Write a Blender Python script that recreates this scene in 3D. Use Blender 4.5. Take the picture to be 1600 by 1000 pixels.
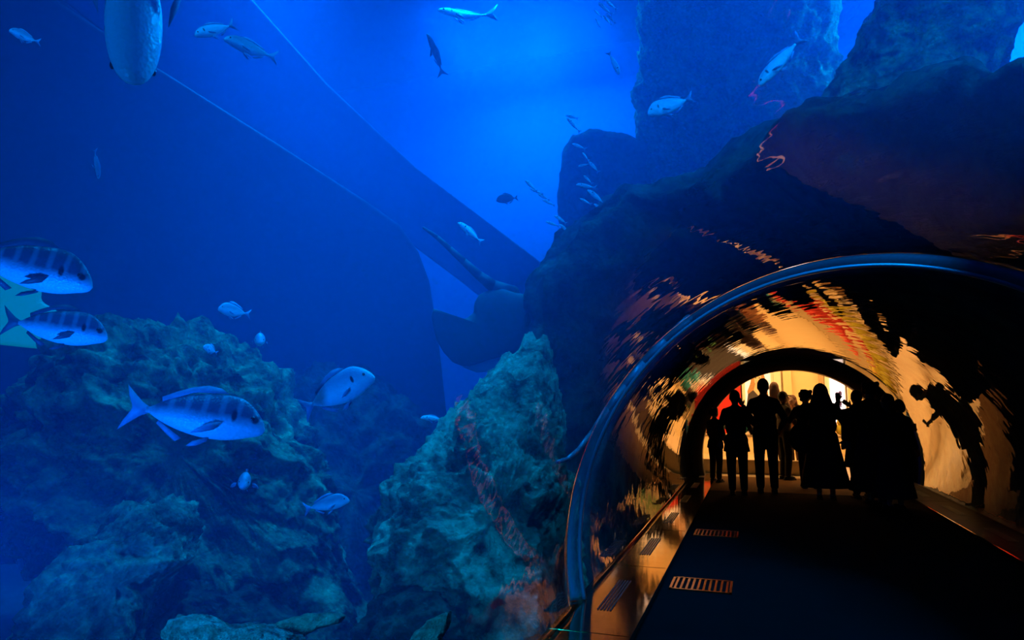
import bpy, bmesh, math, random
import numpy as np
from mathutils import Vector, Matrix, Euler

random.seed(5)
for o in list(bpy.data.objects): bpy.data.objects.remove(o)
sc = bpy.context.scene
COL = sc.collection
PI = math.pi

# ------------------------------------------------------------------ camera
CAMP = Vector((-0.7435, 0.0, 1.45))
YAW, PITCH, F = 0.3369, 0.12624, 1066.67
cd = bpy.data.cameras.new('camera'); cd.lens = 24; cd.sensor_width = 36; cd.clip_start = 0.02; cd.clip_end = 200
cam = bpy.data.objects.new('camera', cd); COL.objects.link(cam)
cam.location = CAMP; cam.rotation_euler = (PI/2 + PITCH, 0, YAW)
sc.camera = cam
FW = Vector((-math.sin(YAW)*math.cos(PITCH), math.cos(YAW)*math.cos(PITCH), math.sin(PITCH)))
RT = Vector((math.cos(YAW), math.sin(YAW), 0)); UP = RT.cross(FW)

# ------------------------------------------------------------------ render look
vs = sc.view_settings
sc.display_settings.display_device = 'sRGB'
vs.view_transform = 'Standard'; vs.look = 'None'; vs.gamma = 1; vs.use_curve_mapping = False
vs.exposure = 0.0
cy = sc.cycles
cy.use_denoising = True
try: cy.denoiser = 'OPENIMAGEDENOISE'
except Exception: pass
cy.max_bounces = 10; cy.glossy_bounces = 6; cy.diffuse_bounces = 2; cy.volume_bounces = 1
cy.transparent_max_bounces = 24; cy.transmission_bounces = 4
cy.sample_clamp_indirect = 4.0
cy.caustics_reflective = False; cy.caustics_refractive = False
cy.use_light_tree = True

# ------------------------------------------------------------------ world: black hall
w = bpy.data.worlds.new('world'); sc.world = w; w.use_nodes = True
w.node_tree.nodes['Background'].inputs[0].default_value = (0.0, 0.0008, 0.004, 1)
w.node_tree.nodes['Background'].inputs[1].default_value = 1.0

def pix(px, py, d):
    """world point seen at photo pixel px,py at distance d (metres)"""
    v = FW*F + RT*(px-800) + UP*(500-py)
    return CAMP + v.normalized()*d

# ------------------------------------------------------------------ lamps over the tank and added fill lights
def area(name, loc, target, size, power, col, spread=PI, sizey=None):
    l = bpy.data.lights.new(name, 'AREA'); l.size = size; l.energy = power; l.color = col; l.spread = spread
    if sizey: l.shape = 'RECTANGLE'; l.size_y = sizey
    o = bpy.data.objects.new(name, l); COL.objects.link(o); o.location = loc
    o.rotation_euler = (Vector(target)-Vector(loc)).to_track_quat('-Z', 'Y').to_euler()
    return o
def spot(name, loc, target, power, col, ang, blend=.5, size=.2):
    l = bpy.data.lights.new(name, 'SPOT'); l.energy = power; l.color = col; l.spot_size = ang; l.spot_blend = blend
    l.shadow_soft_size = size
    o = bpy.data.objects.new(name, l); COL.objects.link(o); o.location = loc
    o.rotation_euler = (Vector(target)-Vector(loc)).to_track_quat('-Z', 'Y').to_euler()
    return o
BLUE = (0.0, 0.26, 1.0); CYAN = (0.0, 0.5, 1.0)
LIGHTS = [
    area('tank_and_fill_lamp', (-5.0, 12.6, 9.3), (-5.0, 12.0, 0), 3.5, 1150, BLUE, PI, 2.4),
    spot('tank_and_fill_spot', (-4.4, 12.4, 9.3), (-4.6, 12.2, 0), 1300, CYAN, math.radians(70), 1.0, .4),
    area('tank_and_fill_lamp', (4.4, 11.6, 9.3), (4.4, 11.6, 0), 3.0, 4300, BLUE, PI),
    area('tank_and_fill_lamp', (-4.2, 1.0, 8.6), (-5.6, 6.4, 0), 1.5, 100, BLUE, 1.4),  # added fill from the viewer's side for fish and rock faces
    area('tank_and_fill_lamp', (-7.0, 7.2, 9.2), (-6.4, 6.8, 0), 2.0, 380, BLUE, 1.0),
    area('tank_and_fill_lamp', (-2.8, 6.3, 8.2), (-3.6, 5.6, 0), 1.2, 150, BLUE, .9),
    area('tank_and_fill_lamp', (2.2, 0.6, 8.4), (1.6, 4.6, 3.2), 1.5, 360, BLUE, 1.1),  # added to brighten the haze at upper right
    spot('low_fill_spot', (-3.7, 1.35, 0.6), (-4.55, 3.7, 1.9), 290, (0.0, .15, 1.0), math.radians(96), .8, .12),  # added low fill so the bream bellies show bright
    spot('tank_and_fill_spot', (0.2, 3.6, 8.6), pix(1110, 150, 7.2), 1900, (0.0, .22, 1.0), math.radians(46), 1.0, .2),  # added to brighten the fish before the far rock
    spot('low_fill_spot', (-3.0, 0.7, 1.3), pix(440, 990, 3.8), 420, (0.0, .28, 1.0), math.radians(44), .6, .12),  # added to brighten the corals at the bottom edge
    spot('low_fill_spot', (-3.1, 0.5, 2.0), (-3.45, 1.9, 3.1), 55, (0.0, .2, 1.0), math.radians(60), 1.0, .12),  # added to brighten the diving fish at the top edge
]

# ------------------------------------------------------------------ helpers
def pixY(px, py, Y):
    v = FW*F + RT*(px-800) + UP*(500-py)
    return CAMP + v*(Y/v.y)

def tag(o, label=None, cat=None, group=None, kind=None):
    if label: o['label'] = label
    if cat: o['category'] = cat
    if group: o['group'] = group
    if kind: o['kind'] = kind
    return o
def empty(name, loc=(0,0,0)):
    o = bpy.data.objects.new(name, None); COL.objects.link(o); o.location = loc; o.empty_display_size = .1
    return o
def mkobj(name, bm, mat, parent=None, smooth=True):
    bmesh.ops.recalc_face_normals(bm, faces=bm.faces)
    me = bpy.data.meshes.new(name); bm.to_mesh(me); bm.free()
    if smooth:
        for p in me.polygons: p.use_smooth = True
    me.materials.append(mat)
    o = bpy.data.objects.new(name, me); COL.objects.link(o)
    if parent: o.parent = parent
    return o
def meobj(name, verts, faces, mat, parent=None, smooth=True):
    me = bpy.data.meshes.new(name); me.from_pydata([tuple(map(float, v)) for v in verts], [], faces)
    bm = bmesh.new(); bm.from_mesh(me); bmesh.ops.recalc_face_normals(bm, faces=bm.faces); bm.to_mesh(me); bm.free()
    if smooth:
        for p in me.polygons: p.use_smooth = True
    me.materials.append(mat)
    o = bpy.data.objects.new(name, me); COL.objects.link(o)
    if parent: o.parent = parent
    return o
def box(bm, x0, x1, y0, y1, z0, z1, bevel=0):
    vs_ = [bm.verts.new((x, y, z)) for x in (x0, x1) for y in (y0, y1) for z in (z0, z1)]
    fs = [(0,1,3,2),(4,6,7,5),(0,4,5,1),(2,3,7,6),(0,2,6,4),(1,5,7,3)]
    F_ = [bm.faces.new([vs_[i] for i in f]) for f in fs]
    if bevel:
        es = {e for f in F_ for e in f.edges}
        bmesh.ops.bevel(bm, geom=list(es), offset=bevel, segments=2, affect='EDGES')
def ball(bm, c, r, s=(1,1,1), seg=16, rings=10, rot=None):
    m = Matrix.Translation(Vector(c)) @ (rot.to_4x4() if rot else Matrix.Identity(4)) @ Matrix.Diagonal((r*s[0], r*s[1], r*s[2], 1))
    bmesh.ops.create_uvsphere(bm, u_segments=seg, v_segments=rings, radius=1, matrix=m)
def cone(bm, a, b, ra, rb, seg=14, flat=1.0, side=None):
    a, b = Vector(a), Vector(b); d = (b-a)
    if d.length < 1e-6: return
    z = d.normalized()
    x = (side or Vector((1,0,0))); x = (x - z*x.dot(z))
    if x.length < 1e-3: x = Vector((0,1,0)); x = x - z*x.dot(z)
    x.normalize(); y = z.cross(x)
    ra_, rb_ = [], []
    for i in range(seg):
        t = 2*PI*i/seg; u = x*math.cos(t) + y*math.sin(t)*flat
        ra_.append(bm.verts.new(a+u*ra)); rb_.append(bm.verts.new(b+u*rb))
    for i in range(seg):
        j = (i+1) % seg; bm.faces.new((ra_[i], ra_[j], rb_[j], rb_[i]))
    bm.faces.new(ra_[::-1]); bm.faces.new(rb_)
def limb(bm, pts, rad, flat=1.0, side=None):
    for i in range(len(pts)-1): cone(bm, pts[i], pts[i+1], rad[i], rad[i+1], flat=flat, side=side)
    for p, r in zip(pts, rad):
        if flat == 1.0: ball(bm, p, r, seg=14, rings=9)

# gradient noise, vectorised
_rng = np.random.RandomState(11)
_perm = _rng.permutation(256); _perm = np.concatenate([_perm, _perm, _perm])
_g = _rng.normal(size=(256, 3)); _g /= np.linalg.norm(_g, axis=1)[:, None]
def gnoise(p):
    p = np.asarray(p, float); i = np.floor(p).astype(int); f = p-i; u = f*f*f*(f*(f*6-15)+10)
    out = 0
    for dx in (0, 1):
        for dy in (0, 1):
            for dz in (0, 1):
                h = _perm[_perm[_perm[(i[:,0]+dx) & 255]+((i[:,1]+dy) & 255)]+((i[:,2]+dz) & 255)]
                g = _g[h]; d = ((f-np.array([dx, dy, dz]))*g).sum(1)
                wt = (u[:,0] if dx else 1-u[:,0])*(u[:,1] if dy else 1-u[:,1])*(u[:,2] if dz else 1-u[:,2])
                out = out+wt*d
    return out
def fbm(p, o=5, ridged=False):
    s = 0; a = 1; p = np.asarray(p, float).copy()
    for k in range(o):
        n = gnoise(p)
        s = s + a*((0.5-np.abs(n)*1.6) if ridged else n); a *= .5; p = p*2.03+17.3
    return s

# ------------------------------------------------------------------ materials
def newmat(name):
    m = bpy.data.materials.new(name); m.use_nodes = True
    nt = m.node_tree; b = nt.nodes.get('Principled BSDF'); return m, nt, b
def N(nt, t, **k):
    n = nt.nodes.new(t)
    for a, v in k.items():
        if a in n.inputs: n.inputs[a].default_value = v
        else: setattr(n, a, v)
    return n
def plain(name, col, rough=.6, metal=0, spec=.5, bump=0, bscale=40, var=0, emit=None, estr=0, vscale=6):
    m, nt, b = newmat(name); L = nt.links.new
    b.inputs['Base Color'].default_value = (*col, 1); b.inputs['Roughness'].default_value = rough
    b.inputs['Metallic'].default_value = metal; b.inputs['Specular IOR Level'].default_value = spec
    tc = N(nt, 'ShaderNodeTexCoord')
    n = N(nt, 'ShaderNodeTexNoise', Scale=vscale, Detail=5.0); L(tc.outputs['Object'], n.inputs['Vector'])
    mp = N(nt, 'ShaderNodeMix', data_type='RGBA'); mp.inputs[6].default_value = (*[c*(1-var) for c in col], 1)
    mp.inputs[7].default_value = (*[min(1, c*(1+var)) for c in col], 1); L(n.outputs[0], mp.inputs[0]); L(mp.outputs[2], b.inputs['Base Color'])
    if bump:
        n2 = N(nt, 'ShaderNodeTexNoise', Scale=bscale, Detail=4.0); L(tc.outputs['Object'], n2.inputs['Vector'])
        bp = N(nt, 'ShaderNodeBump', Strength=bump, Distance=.02); L(n2.outputs[0], bp.inputs['Height']); L(bp.outputs[0], b.inputs['Normal'])
    if emit:
        b.inputs['Emission Color'].default_value = (*emit, 1); b.inputs['Emission Strength'].default_value = estr
    return m
def rockmat(name, c1, c2, scale=3.0, bump=1.0):
    m, nt, b = newmat(name); L = nt.links.new
    tc = N(nt, 'ShaderNodeTexCoord')
    n = N(nt, 'ShaderNodeTexNoise', Scale=scale, Detail=9.0, Roughness=.68); L(tc.outputs['Object'], n.inputs['Vector'])
    r = N(nt, 'ShaderNodeValToRGB'); r.color_ramp.elements[0].position = .38; r.color_ramp.elements[1].position = .66
    r.color_ramp.elements[0].color = (*c1, 1); r.color_ramp.elements[1].color = (*c2, 1)
    L(n.outputs[0], r.inputs[0]); L(r.outputs[0], b.inputs['Base Color'])
    b.inputs['Roughness'].default_value = .9; b.inputs['Specular IOR Level'].default_value = .2
    n2 = N(nt, 'ShaderNodeTexNoise', Scale=scale*3.2, Detail=9.0, Roughness=.72, Distortion=.5); L(tc.outputs['Object'], n2.inputs['Vector'])
    v = N(nt, 'ShaderNodeTexVoronoi', Scale=scale*7); L(tc.outputs['Object'], v.inputs['Vector'])
    ad = N(nt, 'ShaderNodeMath', operation='MULTIPLY_ADD'); L(v.outputs['Distance'], ad.inputs[0]); ad.inputs[1].default_value = .25; L(n2.outputs[0], ad.inputs[2])
    bp = N(nt, 'ShaderNodeBump', Strength=bump, Distance=.22); L(ad.outputs[0], bp.inputs['Height']); L(bp.outputs[0], b.inputs['Normal'])
    return m
M = {}
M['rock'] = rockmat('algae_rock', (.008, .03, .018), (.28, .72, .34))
M['rock_lit'] = rockmat('lit_rock', (.04, .10, .05), (.45, .92, .50), 3.5)  # brighter copy of the rock, light put into its colour
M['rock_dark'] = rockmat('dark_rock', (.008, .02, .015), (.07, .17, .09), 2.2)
M['coral'] = rockmat('coral_skin', (.05, .35, .22), (.6, .95, .7), 14, 1.0)
M['coral_leaf'] = rockmat('leaf_coral_skin', (.05, .35, .2), (.35, .9, .5), 16, 1.0)
M['tankwall'] = plain('tank_paint', (.02, .18, .5), .8, var=.25, vscale=.6)
M['sand'] = plain('tank_sand', (.12, .2, .22), .9, bump=.6, bscale=9, var=.4)
M['band'] = plain('dark_slab_tone', (.005, .04, .08), .85, var=.35, vscale=.9)  # dark band in the water put into this colour
M['band_pale'] = plain('pale_slab_tone', (.03, .20, .38), .85, var=.25, vscale=.9)  # paler copy, the lighter band in the water put into its colour
M['floor'] = plain('floor_carpet', (.005, .004, .004), .95, spec=.02, bump=.3, bscale=200, var=.2)
M['steel'] = plain('polished_bronze', (.50, .30, .12), .09, metal=1, spec=.5, bump=.03, bscale=5, var=.3)
M['slot'] = plain('slot_dark', (.01, .008, .006), .5)
M['ring'] = plain('portal_metal', (.05, .05, .055), .45, metal=.3, spec=.4)
M['joint'] = plain('joint_metal', (.09, .20, .26), .35, metal=.2, spec=.6)
M['grate'] = plain('grate_metal', (.45, .20, .09), .22, metal=1)

def acrylic():
    m, nt, b = newmat('acrylic'); L = nt.links.new; nt.nodes.remove(b)
    out = nt.nodes['Material Output']
    tr = N(nt, 'ShaderNodeBsdfTransparent'); gl = N(nt, 'ShaderNodeBsdfGlossy', Roughness=0.0); gl.inputs['Color'].default_value = (1, 1, 1, 1)
    lw = N(nt, 'ShaderNodeLayerWeight', Blend=.5)
    pw = N(nt, 'ShaderNodeMath', operation='POWER'); L(lw.outputs['Facing'], pw.inputs[0]); pw.inputs[1].default_value = 3.0
    ma = N(nt, 'ShaderNodeMath', operation='MULTIPLY_ADD'); L(pw.outputs[0], ma.inputs[0]); ma.inputs[1].default_value = .96; ma.inputs[2].default_value = .03
    tc = N(nt, 'ShaderNodeTexCoord')
    n = N(nt, 'ShaderNodeTexNoise', Scale=3.4, Detail=2.0, Roughness=.4); L(tc.outputs['Object'], n.inputs['Vector'])
    bp = N(nt, 'ShaderNodeBump', Strength=1.0, Distance=.0034); L(n.outputs[0], bp.inputs['Height'])
    L(bp.outputs[0], gl.inputs['Normal'])
    mx = N(nt, 'ShaderNodeMixShader'); L(ma.outputs[0], mx.inputs[0]); L(tr.outputs[0], mx.inputs[1]); L(gl.outputs[0], mx.inputs[2])
    L(mx.outputs[0], out.inputs['Surface'])
    return m
M['acrylic'] = acrylic()
m, nt, b = newmat('acrylic_wet_side'); nt.nodes.remove(b)
tr = N(nt, 'ShaderNodeBsdfTransparent'); nt.links.new(tr.outputs[0], nt.nodes['Material Output'].inputs['Surface']); M['clear'] = m
def watermat():
    m, nt, b = newmat('tank_water'); L = nt.links.new; nt.nodes.remove(b)
    out = nt.nodes['Material Output']
    s = N(nt, 'ShaderNodeVolumeScatter', Density=.055, Anisotropy=.25); s.inputs['Color'].default_value = (.03, .40, 1.0, 1)
    a = N(nt, 'ShaderNodeVolumeAbsorption', Density=.05); a.inputs['Color'].default_value = (.0, .55, .92, 1)
    ad = N(nt, 'ShaderNodeAddShader'); L(s.outputs[0], ad.inputs[0]); L(a.outputs[0], ad.inputs[1]); L(ad.outputs[0], out.inputs['Volume'])
    return m
M['water'] = watermat()

# ------------------------------------------------------------------ tunnel
R, ZC, Y0, Y1, YN = 2.0, 0.403, -7.0, 14.92, 5.11
def arc(r, n, zlow):
    a0 = math.asin((zlow-ZC)/r)
    return [(r*math.cos(t), ZC+r*math.sin(t)) for t in np.linspace(a0, PI-a0, n)]
def arc_sheet(r0, r1, ya, yb, zlow, n=160, ny=60):
    V, Fc = [], []
    ys = np.linspace(ya, yb, ny)
    A0, A1 = arc(r0, n, zlow), arc(r1, n, zlow)
    for y in ys:
        for x, z in A0: V.append((x, y, z))
    k = len(V)
    for y in ys:
        for x, z in A1: V.append((x, y, z))
    inner = []; outer = []
    for j in range(ny-1):
        for i in range(n-1):
            a = j*n+i; inner.append((a, a+1, a+n+1, a+n)); outer.append((k+a, k+a+n, k+a+n+1, k+a+1))
    rim = []
    for i in range(n-1):
        rim.append((i, k+i, k+i+1, i+1)); a = (ny-1)*n+i; rim.append((a, a+1, k+a+1, k+a))
    for j in range(ny-1):
        a = j*n; rim.append((a, a+n, k+a+n, k+a)); a = j*n+n-1; rim.append((a, k+a, k+a+n, a+n))
    return V, inner, outer, rim
def arc_obj(name, r0, r1, ya, yb, zlow, mat, mat2=None, parent=None, n=160, ny=2):
    V, i, o_, r = arc_sheet(r0, r1, ya, yb, zlow, n, ny)
    ob = meobj(name, V, i+o_+r, mat, parent)
    if mat2:
        ob.data.materials.append(mat2)
        for p in ob.data.polygons[len(i):]: p.material_index = 1
    return ob
tun = arc_obj('acrylic_tunnel', R, R+.08, Y0, YN-.02, .05, M['acrylic'], M['clear'], ny=30)
tag(tun, 'clear curved acrylic wall of the tunnel on the viewer\'s side of the thin blue ring', 'tunnel wall')
tun2 = arc_obj('acrylic_tunnel', R, R+.08, YN+.02, Y1-.16, .05, M['acrylic'], M['clear'], ny=30)
tag(tun2, 'golden reflecting acrylic tunnel section between the thin blue ring and the dark archway', 'tunnel wall')
jr = arc_obj('joint_ring', R-.010, R+.012, YN-.018, YN+.018, .05, M['joint'])
tag(jr, 'thin blue-lit metal joint ring arching over the tunnel', 'ring')
pr = arc_obj('portal_arch', R-.22, R+.12, Y1-.16, Y1+.25, .0, M['ring'])
tag(pr, 'thick dark arched frame at the far end of the tunnel', 'archway')
bm = bmesh.new(); box(bm, -1.52, 1.52, Y0, 12.7, -.2, 0)
tag(mkobj('floor', bm, M['floor'], smooth=False), kind='structure')
bm = bmesh.new(); box(bm, -2.12, 2.12, Y0, 15.3, -1.3, -.2)
tag(mkobj('trim_1', bm, M['slot'], smooth=False), kind='structure')
bm = bmesh.new(); box(bm, -2.12, 2.12, Y0-.2, Y0-.02, -1.3, 2.6)
tag(mkobj('wall_rear', bm, M['floor'], smooth=False), kind='structure')
M['stone_dull'] = plain('dull_stone', (.02, .014, .01), .55, spec=.12, bump=.15, bscale=7, var=.4)
def ledge(sx, label):
    lm_ = M['steel'] if sx < 0 else M['stone_dull']
    root = empty('side_ledge', (sx*1.78, 4, 0)); tag(root, label, 'ledge')
    y = Y0
    while y < 15:
        y2 = min(y+1.9, 15.28)
        bm = bmesh.new()
        box(bm, min(-.26, .34) if 0 else -.26, .26, y-4+.004, y2-4-.004, -.2, .045, .004)
        t = mkobj('panel', bm, lm_, root, smooth=False)
        bm = bmesh.new()                      # slotted vent let into the panel
        for k in range(5): box(bm, -.05+k*.022, -.04+k*.022, y-4+.5, y-4+1.35, .0455, .051)
        v = mkobj('vent', bm, M['slot'], t, smooth=False)
        y = y2
    bm = bmesh.new(); xx = -sx*.266
    box(bm, xx-.008, xx+.008, Y0-4, 15.28-4, -.0, .055)
    mkobj('edge_strip', bm, M['steel'], root, smooth=False)
ledge(-1, 'polished ledge with vent slots along the left foot of the tunnel')
ledge(1, 'polished ledge along the right foot of the tunnel')
def grate(x, y, label):
    root = empty('floor_grate', (x, y, .001)); tag(root, label, 'grate', 'floor vents beside the left ledge')
    bm = bmesh.new(); wx, wy = .24, .20
    for a in ((-wx, wx, -wy, -wy+.02), (-wx, wx, wy-.02, wy), (-wx, -wx+.02, -wy, wy), (wx-.02, wx, -wy, wy)): box(bm, *a, 0, .012)
    mkobj('frame', bm, M['grate'], root, smooth=False)
    bm = bmesh.new()
    for k in range(10):
        x0 = -wx+.035+k*.044; box(bm, x0, x0+.018, -wy+.02, wy-.02, 0, .010)
    mkobj('grille', bm, M['grate'], root, smooth=False)
grate(-1.2, 5.98, 'slotted floor vent nearest the viewer, on the black floor')
grate(-1.2, 8.39, 'slotted floor vent further along the black floor, glowing redder')

pp = []
for x_, y_ in ((1076,497),(1040,530),(1006,566),(975,603),(948,640),(925,676),(903,704),(886,718),(872,722)):
    for k in range(300):
        p_ = pix(x_, y_, 1.0+k*.04)
        if math.hypot(p_.x, p_.z-ZC) > 2.2: break
    pp.append(p_)
bm = bmesh.new(); limb(bm, pp, [.034, .034, .032, .03, .028, .024, .02, .018, .016])
tag(mkobj('reflection', bm, M['joint']), 'curved teal pipe built as a tube outside the tunnel wall', 'reflection')  # tube added in place of the joint ring's mirrored light

# ------------------------------------------------------------------ water body and tank shell
WX0, WX1, WY0, WY1, WZ0, WZ1 = -17, 9, Y0+.02, 15.2, -1.25, 9.6
prof = [(WX0, WZ0), (WX0, WZ1), (WX1, WZ1), (WX1, WZ0), (2.1, WZ0)]
aw = arc(R+.1, 64, -.1); prof += [(2.1, -.1)]+aw[1:-1]+[(-2.1, -.1), (-2.1, WZ0)]
n = len(prof)
V = [(x, WY0, z) for x, z in prof]+[(x, WY1, z) for x, z in prof]
Fc = [tuple(range(n)), tuple(range(2*n-1, n-1, -1))]+[(i, (i+1) % n, n+(i+1) % n, n+i) for i in range(n)]
m_, nt_, b_ = None, None, None
wat = meobj('water', V, Fc, M['water'], smooth=False)
tag(wat, 'hazy deep blue water filling the aquarium around the tunnel', 'water', kind='stuff')
def slab(name, *a, mat='tankwall', **k):
    bm = bmesh.new(); box(bm, *a); return tag(mkobj(name, bm, M[mat], smooth=False), kind='structure', **k)
slab('wall_left', WX0-.3, WX0-.02, WY0, WY1+.3, -1.6, 10)
slab('wall_right', WX1+.02, WX1+.3, WY0, WY1+.3, -1.6, 10)
slab('wall_back_left', WX0, -2.12, WY1+.02, WY1+.3, -1.6, 10)
slab('wall_back_right', 2.12, WX1, WY1+.02, WY1+.3, -1.6, 10)
slab('wall_back_top', -2.12, 2.12, WY1+.02, WY1+.3, 2.42, 10)
slab('floor_tank_left', WX0, -2.12, WY0, WY1, -1.6, WZ0-.02, mat='sand')
slab('floor_tank_right', 2.12, WX1, WY0, WY1, -1.6, WZ0-.02, mat='sand')

# ------------------------------------------------------------------ rocks
def star(pts, n):
    P_ = np.array(pts, float); c = P_.mean(0)
    Q = np.vstack([P_, P_[:1]]); seg = np.linalg.norm(np.diff(Q, axis=0), axis=1); s = np.concatenate([[0], np.cumsum(seg)])
    t = np.linspace(0, s[-1], n, endpoint=False)
    return np.stack([np.interp(t, s, Q[:,0]), np.interp(t, s, Q[:,1])], 1), c
def blob(name, pts, d, T, mat, amp=.18, freq=1.1, n=220, rings=70, lean=0.0, seed=0, parent=None, back=None, ridged=True, fine=.35, centre=None, power=.5):
    """boulder whose outline passes through photo pixels pts at distance d, T metres deep"""
    out, c = star(pts, n)
    if centre: c = np.array(centre, float)
    ctr = pix(c[0], c[1], d); sc_ = d/F
    view = (ctr-CAMP).normalized(); r_ = view.cross(Vector((0, 0, 1))).normalized(); u_ = r_.cross(view)
    r_, u_, v_ = (np.array(a) for a in (r_, u_, view))
    # outline in local metres
    loc = []
    for q in out:
        p_ = pix(q[0], q[1], d); rel = p_-CAMP; k = (ctr-CAMP).dot(view)/rel.dot(view); p_ = CAMP+rel*k-ctr
        loc.append((p_.dot(Vector(r_)), p_.dot(Vector(u_))))
    loc = np.array(loc)
    V, Fc = [], []
    ts = np.linspace(0, PI, rings*2+1)[1:-1]
    for t in ts:
        s = math.sin(t)**power if power != 1 else math.sin(t)
        dep = -math.cos(t)*(T if t < PI/2 else (back or T))
        for (a, b2) in loc*s: V.append(r_*a+u_*b2+v_*(dep+lean*b2))
    V = np.array(V); k = len(ts)
    poleA = len(V); V = np.vstack([V, v_*(-T), v_*((back or T))])
    for j in range(k-1):
        for i in range(n):
            i2 = (i+1) % n; Fc.append((j*n+i, j*n+i2, (j+1)*n+i2, (j+1)*n+i))
    for i in range(n):
        i2 = (i+1) % n; Fc.append((poleA, i2, i)); Fc.append((poleA+1, (k-1)*n+i, (k-1)*n+i2))
    W = V+np.array(ctr)+seed*7.7
    nrm = V/(np.linalg.norm(V, axis=1)[:, None]+1e-6)
    warp = np.stack([fbm(W*freq+9.1, 3), fbm(W*freq+31.7, 3), fbm(W*freq+77.3, 3)], 1)
    h = fbm(W*freq+warp*.8, 6, ridged)-.25+(.30*fbm(W*freq*4.3, 4, True)-.1 if ridged else 0)
    V = V+nrm*(h*amp)[:, None]+warp*amp*fine
    if not parent:                                       # keep clear of the tunnel wall
        Wv = V+np.array(ctr); rd = np.hypot(Wv[:,0], Wv[:,2]-ZC); lim = 2.2+.04*gnoise(Wv*3)
        near = (rd < lim) & (Wv[:,0] < 0) & (Wv[:,1] < 15)
        fx = np.where(near, lim/np.maximum(rd, .3), 1); V[:,0] = Wv[:,0]*fx-ctr[0]; V[:,2] = ZC+(Wv[:,2]-ZC)*fx-ctr[2]
    o = meobj(name, V, Fc, mat, parent); o.location = ctr if not parent else (0, 0, 0)
    return o
RK = M['rock']; RD = M['rock_dark']
tag(blob('boulder', [(95,545),(130,532),(190,530),(250,527),(300,535),(345,550),(385,578),(418,608),(440,660),(470,760),(500,860),(560,1010),(520,1080),(330,1090),(230,1040),(180,960),(120,880),(88,820),(62,765),(38,715),(36,660),(48,620),(75,585)], 7.6, 1.3, RK, amp=.42, freq=1.0, lean=.35, seed=1, centre=(280,720), n=340, rings=110),
    'huge craggy algae-covered boulder at left, behind the largest bream', 'rock')
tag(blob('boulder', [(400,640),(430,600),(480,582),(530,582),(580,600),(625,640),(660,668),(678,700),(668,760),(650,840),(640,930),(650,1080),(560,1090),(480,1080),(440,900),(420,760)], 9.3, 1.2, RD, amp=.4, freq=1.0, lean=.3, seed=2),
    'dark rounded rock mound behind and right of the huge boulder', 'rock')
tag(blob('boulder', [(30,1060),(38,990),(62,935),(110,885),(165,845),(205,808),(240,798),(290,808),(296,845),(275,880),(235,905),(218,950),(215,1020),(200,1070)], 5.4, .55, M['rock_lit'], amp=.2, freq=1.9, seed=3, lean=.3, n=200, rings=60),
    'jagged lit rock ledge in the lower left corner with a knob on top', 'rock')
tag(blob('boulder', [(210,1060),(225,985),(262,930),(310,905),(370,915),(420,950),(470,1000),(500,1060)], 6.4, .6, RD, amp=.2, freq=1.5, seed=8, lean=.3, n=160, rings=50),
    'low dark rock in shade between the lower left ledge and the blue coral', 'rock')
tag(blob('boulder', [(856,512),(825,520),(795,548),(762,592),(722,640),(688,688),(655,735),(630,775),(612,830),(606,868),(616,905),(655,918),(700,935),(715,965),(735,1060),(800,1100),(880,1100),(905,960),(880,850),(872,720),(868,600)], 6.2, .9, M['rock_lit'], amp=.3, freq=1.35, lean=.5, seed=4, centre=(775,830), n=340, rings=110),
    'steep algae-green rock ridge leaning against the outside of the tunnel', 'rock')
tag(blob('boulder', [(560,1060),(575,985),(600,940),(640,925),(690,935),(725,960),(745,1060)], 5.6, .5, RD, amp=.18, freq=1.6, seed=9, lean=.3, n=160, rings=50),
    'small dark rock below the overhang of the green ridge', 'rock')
tag(blob('rock_pillar', [(1262,190),(1300,150),(1335,95),(1375,35),(1410,-30),(1440,-90),(1600,-90),(1582,-20),(1574,40),(1545,120),(1490,170),(1420,250),(1330,240)], 8.6, .9, RK, amp=.22, freq=1.0, seed=5, lean=0),
    'broad dark rock pillar leaning up to the surface at upper right', 'rock')
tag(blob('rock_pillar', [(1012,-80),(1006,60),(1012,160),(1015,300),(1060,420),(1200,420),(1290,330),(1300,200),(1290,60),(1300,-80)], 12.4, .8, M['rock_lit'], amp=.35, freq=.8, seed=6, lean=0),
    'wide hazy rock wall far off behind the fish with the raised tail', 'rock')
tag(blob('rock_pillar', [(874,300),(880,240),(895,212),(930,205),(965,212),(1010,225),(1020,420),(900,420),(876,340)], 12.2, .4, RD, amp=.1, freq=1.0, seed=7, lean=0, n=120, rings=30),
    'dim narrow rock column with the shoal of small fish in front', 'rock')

# rock cave wrapped around the tunnel
sil = [(905,1090,5.0),(868,950,5.6),(856,800,6.4),(850,650,6.8),(848,560,7.0),(851,500,7.0),(860,452,7.0),(880,402,7.0),(920,358,7.0),(1000,326,7.0),(1070,315,6.8),(1130,300,6.5),
       (1200,240,6.0),(1280,190,5.5),(1400,168,5.0),(1500,152,4.6),(1600,146,4.2),(1750,170,3.6),(1900,320,3.1),(2060,600,2.7),(2200,900,2.5),(2330,1250,2.4)]
ph, rs, ys = [], [], []
for x_, y_, Y_ in sil:
    p = pixY(x_, y_, Y_); r_ = math.hypot(p.x, p.z-ZC); a = math.atan2(p.z-ZC, p.x)
    if a < -PI/2: a += 2*PI
    ph.append(a); rs.append(max(r_, 2.3)); ys.append(Y_)
od = np.argsort(ph); ph = np.array(ph)[od]; rs = np.array(rs)[od]; ys = np.array(ys)[od]
print('SHELL', np.degrees(ph).round(0), rs.round(2))
nphi, V, Fc = 260, [], []
phis = np.linspace(-.62, PI+.62, nphi)
rr = np.interp(phis, ph, rs); yy = np.interp(phis, ph, ys)
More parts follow.
